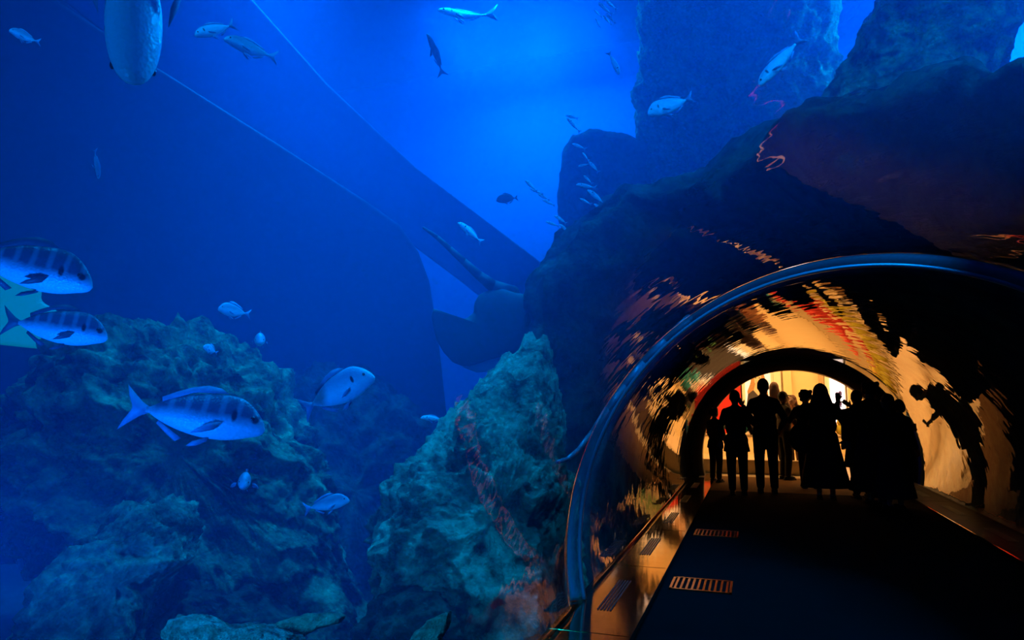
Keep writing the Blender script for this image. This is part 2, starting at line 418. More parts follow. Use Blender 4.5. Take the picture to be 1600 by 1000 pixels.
prof = lambda r_, y_: [(2.2, 15.1), (2.2, y_+4), (2.22, y_+2.4), (2.25+.12*(r_-2.25), y_+1.1), (2.25+.5*(r_-2.25), y_+.4), (r_-.05, y_), (r_+.15, y_+.35), (r_+.5, y_+1.2), (r_+.8, y_+3), (r_+.9, 15.1)]
ns = 150
for f_, r_, y_ in zip(phis, rr, yy):
    pp = np.array(prof(r_, y_)); sg = np.concatenate([[0], np.cumsum(np.linalg.norm(np.diff(pp, axis=0), axis=1))])
    t = np.linspace(0, 1, ns)*sg[-1]
    q = np.stack([np.interp(t, sg, pp[:,0]), np.interp(t, sg, pp[:,1])], 1)
    for a, b2 in q: V.append((a*math.cos(f_), b2, ZC+a*math.sin(f_)))
V = np.array(V)
for i in range(nphi-1):
    for j in range(ns-1): Fc.append((i*ns+j, i*ns+j+1, (i+1)*ns+j+1, (i+1)*ns+j))
Wp = V.copy(); rad = np.hypot(V[:,0], V[:,2]-ZC)
h = fbm(Wp*.9+3, 6, True)-.2; wp = fbm(Wp*1.3+40, 4)
k = np.clip((rad-2.15)/.5, .0, 1)
dirn = np.stack([V[:,0], 0*V[:,1], V[:,2]-ZC], 1)/rad[:, None]
V = V+dirn*(h*.34*k+.04)[:, None]+np.stack([0*wp, wp*.45*k, 0*wp], 1)
rad = np.hypot(V[:,0], V[:,2]-ZC); fix = np.maximum(rad, 2.16)/rad
V[:,0] *= fix; V[:,2] = ZC+(V[:,2]-ZC)*fix
V[:,2] = np.maximum(V[:,2], -1.24)
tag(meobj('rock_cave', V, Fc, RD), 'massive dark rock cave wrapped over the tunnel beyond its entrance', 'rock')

#PART2
# ------------------------------------------------------------------ slabs standing in for light bands, and windows deep in the tank
def plate(name, pts, d, depth, mat, label=None, cat=None, kind=None, slant=0.0, bevel=.04):
    """solid slab whose front face passes through photo pixels at distance d"""
    c = np.mean(np.array(pts, float), 0); ctr = pix(c[0], c[1], d); view = (ctr-CAMP).normalized()
    side = view.cross(Vector((0, 0, 1))).normalized(); nrm = (view+side*slant).normalized()
    V = []
    for x_, y_ in pts:
        r_ = (pix(x_, y_, 1)-CAMP); k = (ctr-CAMP).dot(nrm)/r_.dot(nrm); V.append(CAMP+r_*k)
    back = [v+nrm*depth for v in V]; n = len(pts)
    Fc = [tuple(range(n)), tuple(range(2*n-1, n-1, -1))]+[(i, (i+1) % n, n+(i+1) % n, n+i) for i in range(n)]
    o = meobj(name, [v-ctr for v in V+back], Fc, mat, smooth=False); o.location = ctr
    bv = o.modifiers.new('bevel', 'BEVEL'); bv.width = bevel; bv.segments = 3; bv.limit_method = 'ANGLE'
    return tag(o, label, cat, kind=kind)
plate('dark_band_slab', [(-500,-500),(-200,-200),(100,8),(250,108),(440,228),(575,316),(625,352),(655,394),(672,440),(685,520),(698,640),(720,860),(-500,900)], 9.6, .8, M['band'],  # added slab shaping the dark diagonal band and shielding the lamps behind
      'vast dark blue slab standing in for the dark water band at left', 'wall')
plate('pale_band_slab', [(-60,-360),(180,-260),(395,0),(510,130),(650,262),(760,345),(905,455),(820,520),(720,440),(640,380),(250,120),(20,-60)], 10.9, .5, M['band_pale'],  # added slab for the paler diagonal band of light
      'wide blue diagonal beam built as a slab across the bright water', 'band', bevel=.03)
M['window'] = plain('lit_window', (.02, .3, .35), .5, emit=(0.0, .33, .34), estr=.5, var=.1)
M['window2'] = plain('dim_window', (.02, .2, .3), .5, emit=(0.0, .16, .3), estr=.35, var=.1)
plate('window_1', [(-120,405),(0,424),(58,440),(66,452),(64,470),(96,490),(96,549),(0,539),(-120,525)], 8.6, .12, M['window'], kind='structure')
plate('window_2', [(-120,655),(70,660),(80,764),(-120,764)], 8.6, .12, M['window2'], kind='structure')
# slatted step lit teal at lower left
c0 = pix(68, 822, 8.2); root = empty('slatted_step', c0); tag(root, 'small teal-lit slatted step low at the left edge beside the boulder', 'step')
root.rotation_euler = (math.radians(52), 0, YAW+.62)
bm = bmesh.new()
for k in range(5): 
    x0 = -.22+k*.09; vs_ = [bm.verts.new(v) for v in ((x0-.1,.13,0),(x0-.05,.13,0),(x0+.09,-.1,0),(x0+.04,-.1,0),(x0-.1,.13,-.02),(x0-.05,.13,-.02),(x0+.09,-.1,-.02),(x0+.04,-.1,-.02))]
    for f in ((0,1,2,3),(7,6,5,4),(0,4,5,1),(1,5,6,2),(2,6,7,3),(3,7,4,0)): bm.faces.new([vs_[i] for i in f])
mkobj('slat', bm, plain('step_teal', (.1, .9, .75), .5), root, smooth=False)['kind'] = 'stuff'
bm = bmesh.new(); box(bm, -.36, .34, .12, .15, -.05, -.02); box(bm, -.2, .32, -.13, -.10, -.05, -.02)
mkobj('frame', bm, M['band'], root, smooth=False)

# ------------------------------------------------------------------ corals
def coral(pts, d, T, mat, label, seed, amp=.05, freq=9, **k):
    return tag(blob('coral', pts, d, T, M[mat], amp=amp, freq=freq, n=200, rings=60, seed=seed, ridged=False, fine=.6, **k), label, 'coral')
coral([(254,990),(258,972),(280,960),(312,957),(340,966),(365,975),(400,974),(430,980),(465,990),(492,1010),(480,1080),(300,1080),(262,1040)], 3.7, .28, 'coral', 'bright blue lumpy coral mound at the bottom edge', 1, lean=.4)
coral([(418,985),(436,970),(462,961),(490,957),(515,957),(540,963),(534,973),(500,982),(470,998),(440,1012),(420,1005)], 3.9, .07, 'coral_leaf', 'flat teal shelf coral just right of the blue coral mound', 2, amp=.02)
coral([(630,1010),(648,988),(670,967),(692,957),(708,955),(708,966),(700,985),(686,1008),(660,1045),(632,1045)], 3.7, .05, 'coral_leaf', 'leaf-shaped teal coral standing below the green rock ridge', 3, amp=.015, freq=14)

# ------------------------------------------------------------------ fish
def skin(name, back, belly, z0, z1, spot=None, bands=False):
    m, nt, b = newmat(name); L = nt.links.new
    tc = N(nt, 'ShaderNodeTexCoord'); sp = N(nt, 'ShaderNodeSeparateXYZ'); L(tc.outputs['Object'], sp.inputs[0])
    n = N(nt, 'ShaderNodeTexNoise', Scale=9.0, Detail=3.0); L(tc.outputs['Object'], n.inputs['Vector'])
    ad = N(nt, 'ShaderNodeMath', operation='MULTIPLY_ADD'); L(n.outputs[0], ad.inputs[0]); ad.inputs[1].default_value = .06; L(sp.outputs['Z'], ad.inputs[2])
    mr = N(nt, 'ShaderNodeMapRange'); L(ad.outputs[0], mr.inputs[0]); mr.inputs[1].default_value = z0+.03; mr.inputs[2].default_value = z1+.03
    mx = N(nt, 'ShaderNodeMix', data_type='RGBA'); mx.inputs[6].default_value = (*belly, 1); mx.inputs[7].default_value = (*back, 1); L(mr.outputs[0], mx.inputs[0])
    last = mx.outputs[2]
    if bands:
        wv = N(nt, 'ShaderNodeTexWave', Scale=2.6, Distortion=2.5); L(tc.outputs['Object'], wv.inputs['Vector'])
        cr = N(nt, 'ShaderNodeMapRange'); L(wv.outputs[1], cr.inputs[0]); cr.inputs[1].default_value = .55; cr.inputs[2].default_value = .95
        cr.inputs[4].default_value = .45
        mm = N(nt, 'ShaderNodeMath', operation='MULTIPLY'); L(cr.outputs[0], mm.inputs[0]); L(mr.outputs[0], mm.inputs[1])
        m2 = N(nt, 'ShaderNodeMix', data_type='RGBA'); L(mm.outputs[0], m2.inputs[0]); L(last, m2.inputs[6]); m2.inputs[7].default_value = (.22, .42, .5, 1); last = m2.outputs[2]
    if spot:
        for (sx, sz, rx, rz) in spot:
            mp = N(nt, 'ShaderNodeMapping'); mp.inputs['Location'].default_value = (-sx/rx, 0, -sz/rz); mp.inputs['Scale'].default_value = (1/rx, 0, 1/rz)
            L(tc.outputs['Object'], mp.inputs[0]); ln = N(nt, 'ShaderNodeVectorMath', operation='LENGTH'); L(mp.outputs[0], ln.inputs[0])
            r2 = N(nt, 'ShaderNodeMapRange'); L(ln.outputs['Value'], r2.inputs[0]); r2.inputs[1].default_value = .6; r2.inputs[2].default_value = 1.15; r2.inputs[3].default_value = 1; r2.inputs[4].default_value = 0
            m3 = N(nt, 'ShaderNodeMix', data_type='RGBA'); L(r2.outputs[0], m3.inputs[0]); L(last, m3.inputs[6]); m3.inputs[7].default_value = (.01, .02, .04, 1); last = m3.outputs[2]
    L(last, b.inputs['Base Color']); b.inputs['Roughness'].default_value = .35; b.inputs['Specular IOR Level'].default_value = .6
    v = N(nt, 'ShaderNodeTexVoronoi', Scale=60.0); L(tc.outputs['Object'], v.inputs['Vector'])
    bp = N(nt, 'ShaderNodeBump', Strength=.25, Distance=.01); L(v.outputs['Distance'], bp.inputs['Height']); L(bp.outputs[0], b.inputs['Normal'])
    return m
M['bream'] = skin('bream_skin', (.03, .10, .16), (.70, .85, 1.0), -.05, .05, spot=[(.27, .035, .022, .05), (.42, .02, .03, .03)], bands=True)
M['silver'] = skin('silver_skin', (.35, .55, .7), (.85, .95, 1.0), -.02, .12, spot=[(.25, .04, .02, .05)])
M['plainfish'] = skin('grey_skin', (.15, .3, .4), (.5, .75, .85), -.04, .08)
M['darkfish'] = skin('dusky_skin', (.03, .08, .15), (.05, .12, .2), -.04, .08)
M['fin'] = plain('fin', (.16, .36, .55), .5, var=.3, vscale=20)
M['findark'] = plain('fin_dark', (.03, .10, .16), .5, var=.3, vscale=20)
M['eye'] = plain('fish_eye', (.01, .015, .02), .1, spec=.9)

def fish_arrays(D=.34, Wd=.13, bend=0.0, hump=.0):
    nx, nr = 34, 18
    xs = .5-.84*np.linspace(0, 1, nx)**1.15
    V = []
    def by(x): return bend*max(0, .15-x)**2*1.8
    for i, x in enumerate(xs):
        t = (0.5-x)/.84
        prof = (max(t, 0.0)**.60)*((1-t)**.85)*2.12
        top = max(D*.5*prof*(1.06+hump*math.exp(-((t-.22)/.15)**2)), .022 if t > .5 else .004)
        bot = max(D*.5*prof*(.94-.1*math.exp(-((t-.1)/.1)**2)), .022 if t > .5 else .004)
        wd = max(Wd*.5*(t**.5)*((1-t)**.9)*2.1, .009 if t > .5 else .003)
        for k in range(nr):
            a = 2*PI*k/nr; s, c = math.sin(a), math.cos(a)
            V.append((x, by(x)+wd*c*abs(c)**.1, (top if s > 0 else bot)*s*abs(s)**.05-.11*D*max(0, 1-t/.3)**2))
    Fc = []
    for i in range(nx-1):
        for k in range(nr): Fc.append((i*nr+k, i*nr+(k+1) % nr, (i+1)*nr+(k+1) % nr, (i+1)*nr+k))
    Fc.append(tuple(range(nr))); Fc.append(tuple(range((nx-1)*nr, nx*nr))[::-1])
    return V, Fc, by
def fin_mesh(name, pts, th, mat, parent, M4=None, by=None):
    """thin solid fin from an outline in the x-z plane; thickness tapers toward the tips"""
    n = len(pts); V = []; c = np.mean(pts, 0)
    for s in (1, -1):
        for (x, z) in pts: V.append(Vector((x, s*th*.25, z)))
    V.append(Vector((c[0], th, c[1]))); V.append(Vector((c[0], -th, c[1])))
    Fc = []
    for i in range(n):
        j = (i+1) % n; Fc += [(i, j, 2*n), (n+j, n+i, 2*n+1), (i, n+i, n+j, j)]
    if by: V = [Vector((v.x, v.y+by(v.x), v.z)) for v in V]
    if M4 is not None: V = [M4 @ v for v in V]
    return meobj(name, V, Fc, mat, parent)
def make_fish(label, body='bream', D=.34, Wd=.13, bend=0.0, hump=.1, fin='fin', pect=1.0, group=None, cat='fish', small=False, dors=1.0):
    root = empty('fish'); tag(root, label, cat, group)
    V, Fc, by = fish_arrays(D, Wd, bend, hump)
    meobj('body', V, Fc, M[body], root)
    f = M[fin]; h = D*.5
    tl = [(-.31,.018),(-.37,.05),(-.44,.11),(-.5,.165),(-.475,.09),(-.44,.02),(-.435,0),(-.44,-.02),(-.475,-.09),(-.5,-.165),(-.44,-.11),(-.37,-.05),(-.31,-.018)]
    fin_mesh('tail_fin', tl, .005, f, root, by=by)
    if small: return root
    fin_mesh('dorsal_fin', [(.2,h*.9),(.14,h*1.06*dors),(.05,h*1.10*dors),(-.05,h*.98*dors),(-.16,h*.74*dors),(-.25,h*.5),(-.24,h*.32),(-.1,h*.7),(.05,h*.88)], .005, f, root, by=by)
    fin_mesh('anal_fin', [(-.06,-h*.82),(-.1,-h*.95),(-.16,-h*.76),(-.25,-h*.42),(-.24,-h*.3),(-.14,-h*.6)], .005, f, root, by=by)
    pm = [(0,.02),(-.07,.03),(-.15,.015),(-.2,-.012),(-.13,-.022),(-.05,-.02)]
    for s in (1, -1):
        m4 = Matrix.Translation((.2, s*Wd*.47, -h*.22)) @ Matrix.Rotation(-s*.35*pect, 4, 'Z') @ Matrix.Rotation(-s*.25, 4, 'X') @ Matrix.Rotation(-.35, 4, 'Y')
        fin_mesh('pectoral_fin', [(a*pect, b_*pect) for a, b_ in pm], .004, f, root, m4)
        m5 = Matrix.Translation((.12, s*Wd*.2, -h*.74)) @ Matrix.Rotation(s*.35, 4, 'X') @ Matrix.Rotation(-.5, 4, 'Y')
        fin_mesh('pelvic_fin', [(.0,.01),(-.1,.02),(-.15,.0),(-.1,-.015),(-.02,-.012)], .004, f, root, m5)
        bm = bmesh.new(); ball(bm, (.4, s*Wd*.30, h*.14), .017, (1, .6, 1), 12, 8); mkobj('eye', bm, M['eye'], root)
    return root
def place(root, head, tail, d, dh=0.0, up=(0, 0, 1), length=None):
    """head and tail at photo pixels; dh: how much nearer (metres) the head is"""
    a, b = pix(*head, d-dh*.5), pix(*tail, d+dh*.5)
    x = (a-b); L_ = x.length; x.normalize(); u = Vector(up); y = u.cross(x).normalized(); z = x.cross(y)
    root.location = (a+b)/2; root.rotation_euler = Matrix((x, y, z)).transposed().to_euler(); s = length or L_
    root.scale = (s, s, s)
tocam = -FW
place(make_fish('largest bream, facing right before the huge boulder', 'bream', .42, .16, .1, .1, pect=1.1, dors=1.0), (416,664), (188,634), 4.6, .1, up=(0,.1,1))
place(make_fish('upper of the two big bream at the left edge, its tail cut off', 'bream', .47, .17, -.1, .1, fin='findark'), (147,440), (-72,392), 4.3, .2, up=(0,-.3,1))
place(make_fish('lower of the two big bream at the left edge, tail spread against the lit window', 'bream', .46, .16, .15, .1, fin='findark'), (170,522), (-3,500), 4.6, .1, up=(0,-.1,1))
place(make_fish('silver-blue bream swimming up to the right above the boulders', 'silver', .48, .17, .1, .1, pect=.8), (583,583), (468,642), 5.0, .15, up=(0,0,1))
place(make_fish('small dim bream facing right in front of the dark cleft', 'plainfish', .40, .15, .1, .1), (546,779), (473,797), 5.3, .05)
place(make_fish('small fish seen head-on with fins spread before the huge boulder', 'plainfish', .46, .30, .0, .1, pect=1.7), (380,757), (386,744), 5.4, .33, up=(0.1,0,1), length=.34)
place(make_fish('round pale fish facing left in open water above the huge boulder', 'plainfish', .52, .18, .2, .0), (341,480), (388,492), 7.0, .15)
place(make_fish('faint fish seen head-on just above the boulder crest', 'plainfish', .46, .34, 0, .1), (405,533), (408,528), 7.2, .4, length=.36)
place(make_fish('pale fish facing left near the top left corner', 'plainfish', .46, .15, .2, .0), (14,46), (60,68), 7.0, .1)
place(make_fish('bright-backed fish facing left, left of its pair near the top', 'silver', .36, .14, .1, .0), (303,54), (367,40), 6.2, .1)
place(make_fish('slender-tailed fish facing left, right of its pair near the top', 'plainfish', .36, .14, .15, .0), (350,58), (431,94), 6.2, .1)
place(make_fish('long pale fish seen diving head down at the top edge', 'silver', .32, .26, .25, .0, pect=1.3, dors=.8), (208,138), (212,-190), 3.4, .5, up=(-.75,.65,-.1))
place(make_fish('pale fish streaking past just under the bright surface', 'silver', .20, .10, .5, .0), (684,14), (764,36), 8.0, .2)
place(make_fish('thin dark fish hanging upright in the bright water', 'darkfish', .20, .12, .1, .0, fin='findark'), (668,52), (694,118), 8.0, .1, up=(1,0,0))
place(make_fish('white fish facing left with a raised tail in front of the far rock wall', 'silver', .46, .16, .15, .1), (1011,176), (1083,155), 7.4, .1)
place(make_fish('silver fish diving to the lower left beside the rock pillar', 'silver', .30, .13, .1, .0), (1184,134), (1255,58), 7.0, .1, up=(-.5,0,1))
place(make_fish('tiny bright fish pointing straight down near the top', 'silver', .28, .14, 0, .0, small=True), (968,116), (950,80), 8.0, .05, up=(1,0,0))
place(make_fish('small bright fish just above the tail of the stingray', 'silver', .28, .13, 0, .0), (716,347), (754,380), 7.8, .05)
place(make_fish('dark oval fish left of the slanting shoal', 'darkfish', .5, .16, 0, .0, fin='findark'), (775,312), (810,309), 9.0, .05)
place(make_fish('faint upright fish in the dim water at upper left', 'plainfish', .28, .12, 0, .0), (155,280), (147,232), 8.6, .05, up=(1,0,0))
place(make_fish('tiny pale fish above the notch between the mound and the ridge', 'silver', .28, .14, 0, .0), (657,652), (695,656), 7.0, .05)
place(make_fish('bright fish high up against the edge of the rock pillar', 'silver', .5, .16, .1, .0), (1346,40), (1396,14), 9.0, .05)
place(make_fish('soft blue fish deep at the lower left edge', 'plainfish', .42, .2, 0, .0), (36,897), (30,842), 7.2, .05, up=(1,0,0))
place(make_fish('tiny teal fish resting on the crest of the huge boulder', 'silver', .6, .2, 0, .0), (318,540), (340,552), 6.0, .05, up=(0,0,1))
# shoal
proto = make_fish('small slim fish of the shoal hanging in the bright water', 'silver', .26, .12, .05, 0, group='slim fish in the shoal above the tunnel', small=True)
shoal = [(937,6,955,22),(946,0,962,14),(930,17,938,25),(932,30,936,42),(944,26,954,38),(950,24,960,36),
         (886,182,902,184),(888,186,905,206),(896,226,914,232),(912,240,918,250),(905,262,920,254),(922,254,934,268),(914,276,924,286),(902,290,930,292),(920,298,944,318),(908,312,922,318),(930,320,950,336),(934,334,948,342),
         (822,283,838,298),(830,296,848,302),(842,304,858,312),(850,314,866,320),(868,338,884,348),(855,348,872,352),(876,352,890,364),(884,362,900,372)]
for i, (a, b, c, d_) in enumerate(shoal):
    if i == 0: r0 = proto
    else:
        r0 = proto.copy(); COL.objects.link(r0)
        for ch in proto.children:
            cc = ch.copy(); COL.objects.link(cc); cc.parent = r0
    place(r0, (a-2, b-2), (c+2, d_+2), 8.6+.4*random.random(), random.uniform(-.08, .08), up=(.2, 0, 1))

# ------------------------------------------------------------------ stingray
M['ray'] = plain('stingray_skin', (.015, .06, .06), .6, var=.2, vscale=3)
M['raybelly'] = plain('stingray_belly', (.12, .35, .5), .6, var=.1)
DR = 8.2
rc = pix(770, 510, DR); ray_root = empty('stingray', rc); tag(ray_root, 'large dark stingray with upturned wing tip and long whip tail, partly behind the rock', 'stingray')
def ray_part(name, pts, d, T, mat, curl, **k):
    o = blob(name, pts, d, T, mat, amp=0.0, freq=1, n=140, rings=24, parent=ray_root, power=.8, **k)
    c = np.mean(np.array(pts, float), 0); ctr = pix(c[0], c[1], d)
    for v in o.data.vertices:
        p = v.co.copy(); s = p.dot(RT); v.co = p+FW*(-curl*(s*s))
    o.location = ctr-rc
    return o
ray_part('disc', [(679,483),(686,484),(693,494),(702,499),(716,500),(730,497),(740,488),(741,474),(748,461),(762,454),(785,451),(805,458),(830,462),(850,470),(872,490),(880,530),(850,548),(815,552),(790,556),(765,562),(742,570),(726,573),(708,566),(694,550),(684,532),(679,512),(676,495)], DR, .10, M['ray'], .35)
ray_part('belly_flap', [(722,573),(742,566),(770,557),(800,548),(815,546),(812,556),(790,570),(768,580),(745,582)], DR+.1, .04, M['raybelly'], .2)
bm = bmesh.new(); tp0 = [(800,459),(770,447),(748,430),(724,408),(702,388),(682,370),(662,356)]
pts = [pix(x_, y_, DR+.1-.06*i)-rc for i, (x_, y_) in enumerate(tp0)]
limb(bm, pts, [.10, .075, .056, .042, .033, .026, .014]); mkobj('tail', bm, M['ray'], ray_root)

# ------------------------------------------------------------------ lobby
LY0, LY1, LX0, LX1, LZ = 15.32, 22.5, -7.5, 7.5, 4.6
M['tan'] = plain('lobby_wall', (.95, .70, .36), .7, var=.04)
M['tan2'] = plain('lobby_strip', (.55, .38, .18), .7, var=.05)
M['cream'] = plain('lobby_cream', (1.0, .86, .62), .6)
M['lfloor'] = plain('lobby_floor', (.75, .55, .34), .22, var=.1)
M['mat2'] = plain('entry_floor', (.13, .06, .02), .9, spec=.08, var=.1)
M['red'] = plain('red_banner', (.75, .02, .01), .6)
M['white'] = plain('poster_white', (1, .95, .85), .5)
M['screen'] = plain('lit_screen', (.9, .9, 1), .5, emit=(1, .92, 1.0), estr=1.6)
M['lightbox'] = plain('lightbox', (.9, .85, .75), .5, emit=(1, .84, .58), estr=.75)
M['purple'] = plain('screen_mark', (.10, .06, .30), .6)
M['hairp'] = plain('print_hair', (.55, .28, .10), .6, var=.3, vscale=30)
M['skinp'] = plain('print_skin', (.95, .62, .38), .6)
M['darkp'] = plain('print_dark', (.06, .05, .05), .6)
def lb(name, x0, x1, y0, y1, z0, z1, mat, parent=None, bevel=0):
    bm = bmesh.new(); box(bm, x0, x1, y0, y1, z0, z1, bevel); return mkobj(name, bm, M[mat], parent, smooth=False)
for nm, a in (('floor_entry', (-1.52, 1.52, 12.7, LY0, -.2, 0, 'mat2')), ('floor_lobby', (LX0, LX1, LY0, LY1, -.2, 0, 'lfloor')), ('ceiling', (LX0, LX1, 15.52, LY1, LZ, LZ+.2, 'cream')), ('wall_back', (LX0, LX1, LY1, LY1+.2, 0, LZ, 'tan')),
              ('wall_lobby_left', (LX0-.2, LX0, 15.52, LY1, 0, LZ, 'tan')), ('wall_lobby_right', (LX1, LX1+.2, 15.52, LY1, 0, LZ, 'tan'))):
    tag(lb(nm, *a), kind='structure')
def X(px, Y): return pixY(px, 600, Y).x
def Z(py, Y, px=1200): return pixY(px, py, Y).z
YB = LY1
root = empty('red_banner', (X(1140, YB), YB-.04, 0)); 
o = lb('red_banner', X(1085, YB), X(1159, YB), YB-.06, YB-.01, .6, 4.1, 'red'); bpy.data.objects.remove(root); o.name = 'red_banner'
tag(o, 'plain bright red wall panel at the left of the lobby', 'panel')
pc = Vector((X(1183, YB), YB-.1, 0)); root = empty('portrait_poster', pc); tag(root, 'tall white lit poster of a long-haired model in dark top', 'poster')
def pr_(name, pts, y, mat):
    n = len(pts); V = [(X(a, YB-.1)-pc.x, y, Z(b_, YB-.1, a)) for a, b_ in pts]; V += [(v[0], y+.02, v[2]) for v in V]
    return meobj(name, V, [tuple(range(n)), tuple(range(2*n-1, n-1, -1))]+[(i, (i+1) % n, n+(i+1) % n, n+i) for i in range(n)], M[mat], root, smooth=False)
pr_('frame', [(1157,540),(1210,540),(1210,680),(1157,680)], .04, 'cream')
pr_('sheet', [(1164,548),(1204,548),(1204,674),(1164,674)], .015, 'lightbox')
pr_('hair', [(1176,584),(1180,578),(1187,577),(1193,581),(1196,592),(1198,606),(1200,618),(1192,622),(1170,624),(1167,612),(1172,600)], -.012, 'hairp')
pr_('top', [(1165,674),(1165,634),(1168,616),(1176,610),(1188,613),(1198,624),(1202,650),(1202,674)], -.020, 'darkp')
pr_('face', [(1178,588),(1181,583),(1186,582),(1190,586),(1190,594),(1187,601),(1183,603),(1179,598)], -.028, 'skinp')
pr_('neck', [(1180,600),(1188,599),(1190,612),(1184,618),(1177,610)], -.024, 'skinp')
for a in (1181, 1187): pr_('eye', [(a-1.2,590),(a+1.2,590),(a+1,591.4),(a-1,591.4)], -.033, 'darkp')
pr_('mouth', [(1182.3,597.6),(1186.2,597.6),(1185.2,599),(1183.2,599)], -.033, 'red')
def pil(label, a, b_, mat, dep=.25):
    return tag(lb('pilaster', X(a, YB), X(b_, YB), YB-dep, YB-.005, 0, LZ-.01, mat), label, 'pilaster')
pil('pale cream pilaster right of the portrait poster', 1209, 1220, 'cream')
pil('broad tan pilaster in the middle of the lobby wall', 1223, 1236, 'tan', .3)
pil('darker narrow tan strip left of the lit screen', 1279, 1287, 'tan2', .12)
pil('tan pilaster right of the lit screen', 1322, 1336, 'tan', .3)
sc0 = Vector((X(1302, YB), YB-.1, 0)); root = empty('lit_screen', sc0); tag(root, 'glowing white shop screen with two small purple marks', 'screen')
lb('casing', X(1288, YB)-sc0.x, X(1320, YB)-sc0.x, .0, .09, 0.9, 3.7, 'cream', root)
lb('panel', X(1296, YB)-sc0.x, X(1318, YB)-sc0.x, -.03, -.002, 1.0, 3.6, 'screen', root)
for zc, s in ((Z(616, YB, 1308), 1), (Z(632, YB, 1308), .8)):
    bm = bmesh.new(); x0 = X(1308, YB)-sc0.x
    ball(bm, (x0-.03*s, -.04, zc), .05*s, (1, .3, 1.3)); ball(bm, (x0+.05*s, -.04, zc+.02), .05*s, (1, .3, 1.5)); box(bm, x0-.09*s, x0+.10*s, -.05, -.032, zc-.09*s, zc-.05*s)
    mkobj('mark', bm, M['purple'], root)
tag(lb('low_wall', -4, .9, 15.9, 16.15, 0, .30, 'tan2', bevel=.01), 'low brown parapet crossing the lobby just past the archway', 'low wall')
# added table of coloured toys, there to tint the acrylic's reflections
tb = empty('added_table', (-.3, 18.6, 0)); tag(tb, 'long table added behind the crowd to colour the reflections', 'table')
lb('tabletop', -3.2, 2.0, -.4, .4, .70, .75, 'tan2', tb)
for sx in (-3, 1.8):
    for sy in (-.3, .3): lb('leg', sx-.04, sx+.04, sy-.04, sy+.04, 0, .70, 'tan2', tb)
tc_ = [('red', (.8, .04, .02)), ('green', (.10, .35, .12)), ('yellow', (.85, .65, .05)), ('orange', (.85, .25, .04)), ('teal', (.05, .35, .35)), ('dark', (.05, .03, .03))]
tm = {k: plain('toy_'+k, c, .8) for k, c in tc_}
rnd = random.Random(3)
for i in range(19):
    k = tc_[rnd.randrange(6)][0]; x_ = -3.3+i*.285; s = rnd.uniform(.13, .2)
    bm = bmesh.new(); ball(bm, (0, 0, s*.9), s*.8, (1, .8, 1.05)); ball(bm, (0, -.02, s*2.0), s*.55); 
    for q in (-1, 1): ball(bm, (q*s*.4, 0, s*2.45), s*.2); ball(bm, (q*s*.75, -.05, s*1.2), s*.25, (1, 1, 1.8))
    o = mkobj('added_toy', bm, tm[k]); o.location = (x_, 18.55, .75)
    tag(o, '%s plush toy added on the lobby table to colour the reflections' % k, 'toy', '%s plush toys added on the lobby table' % k)
# ceiling lamps
for i, (x_, y_) in enumerate([(-3.5, 17.5), (0, 17.2), (3.5, 17.5), (-3.5, 20.5), (0, 20.5), (3.5, 20.5)]):
    l = area('lobby_lamp', (x_, y_, LZ-.12), (x_, y_+.6, 0), 1.2, 105, (1, .56, .19))
# security camera under the arch
dc = pixY(1214, 572, 15.35); root = empty('dome_camera', dc); tag(root, 'dark dome security camera hanging below the top of the archway', 'camera')
bm = bmesh.new(); cone(bm, (0,0,.12), (0,0,.0), .13, .13, 20); mkobj('housing', bm, M['ring'], root)
bm = bmesh.new(); ball(bm, (0,0,-.01), .11, (1,1,.95)); mkobj('dome', bm, M['eye'], root)
bm = bmesh.new(); cone(bm, (0,0,.12), (0,0,max(.2, 2.7-dc.z)), .02, .02, 10); mkobj('stem', bm, M['ring'], root)
dc = pixY(1238, 566, 15.1); bm = bmesh.new(); ball(bm, (0,0,0), .05, (1.3,1,.8)); box(bm, -.05,.05,-.04,.04,.0,.12); o = mkobj('small_spotlight', bm, M['ring']); o.location = dc
tag(o, 'tiny dark fixture at the very top of the archway', 'fixture')

# ------------------------------------------------------------------ people
M['skin'] = plain('skin', (.45, .24, .14), .55)
M['hair'] = plain('hair', (.012, .009, .008), .6, bump=.5, bscale=60)
M['hairbrown'] = plain('hair_brown', (.18, .06, .025), .6, bump=.5, bscale=60)
M['black'] = plain('cloth_black', (.012, .012, .014), .9, bump=.3, bscale=30)
M['navy'] = plain('cloth_navy', (.012, .016, .03), .9, bump=.3, bscale=30)
M['brown'] = plain('cloth_brown', (.08, .035, .02), .9, bump=.3, bscale=30)
M['grey'] = plain('cloth_grey', (.10, .08, .05), .9, bump=.3, bscale=30)
M['orange'] = plain('cloth_orange', (.55, .2, .07), .9, bump=.3, bscale=30)
M['phone'] = plain('phone', (.01, .01, .012), .3)
def vox(o, size, sm=3):
    r = o.modifiers.new('remesh', 'REMESH'); r.mode = 'VOXEL'; r.voxel_size = size; r.use_smooth_shade = True
    s = o.modifiers.new('smooth', 'SMOOTH'); s.factor = .5; s.iterations = sm
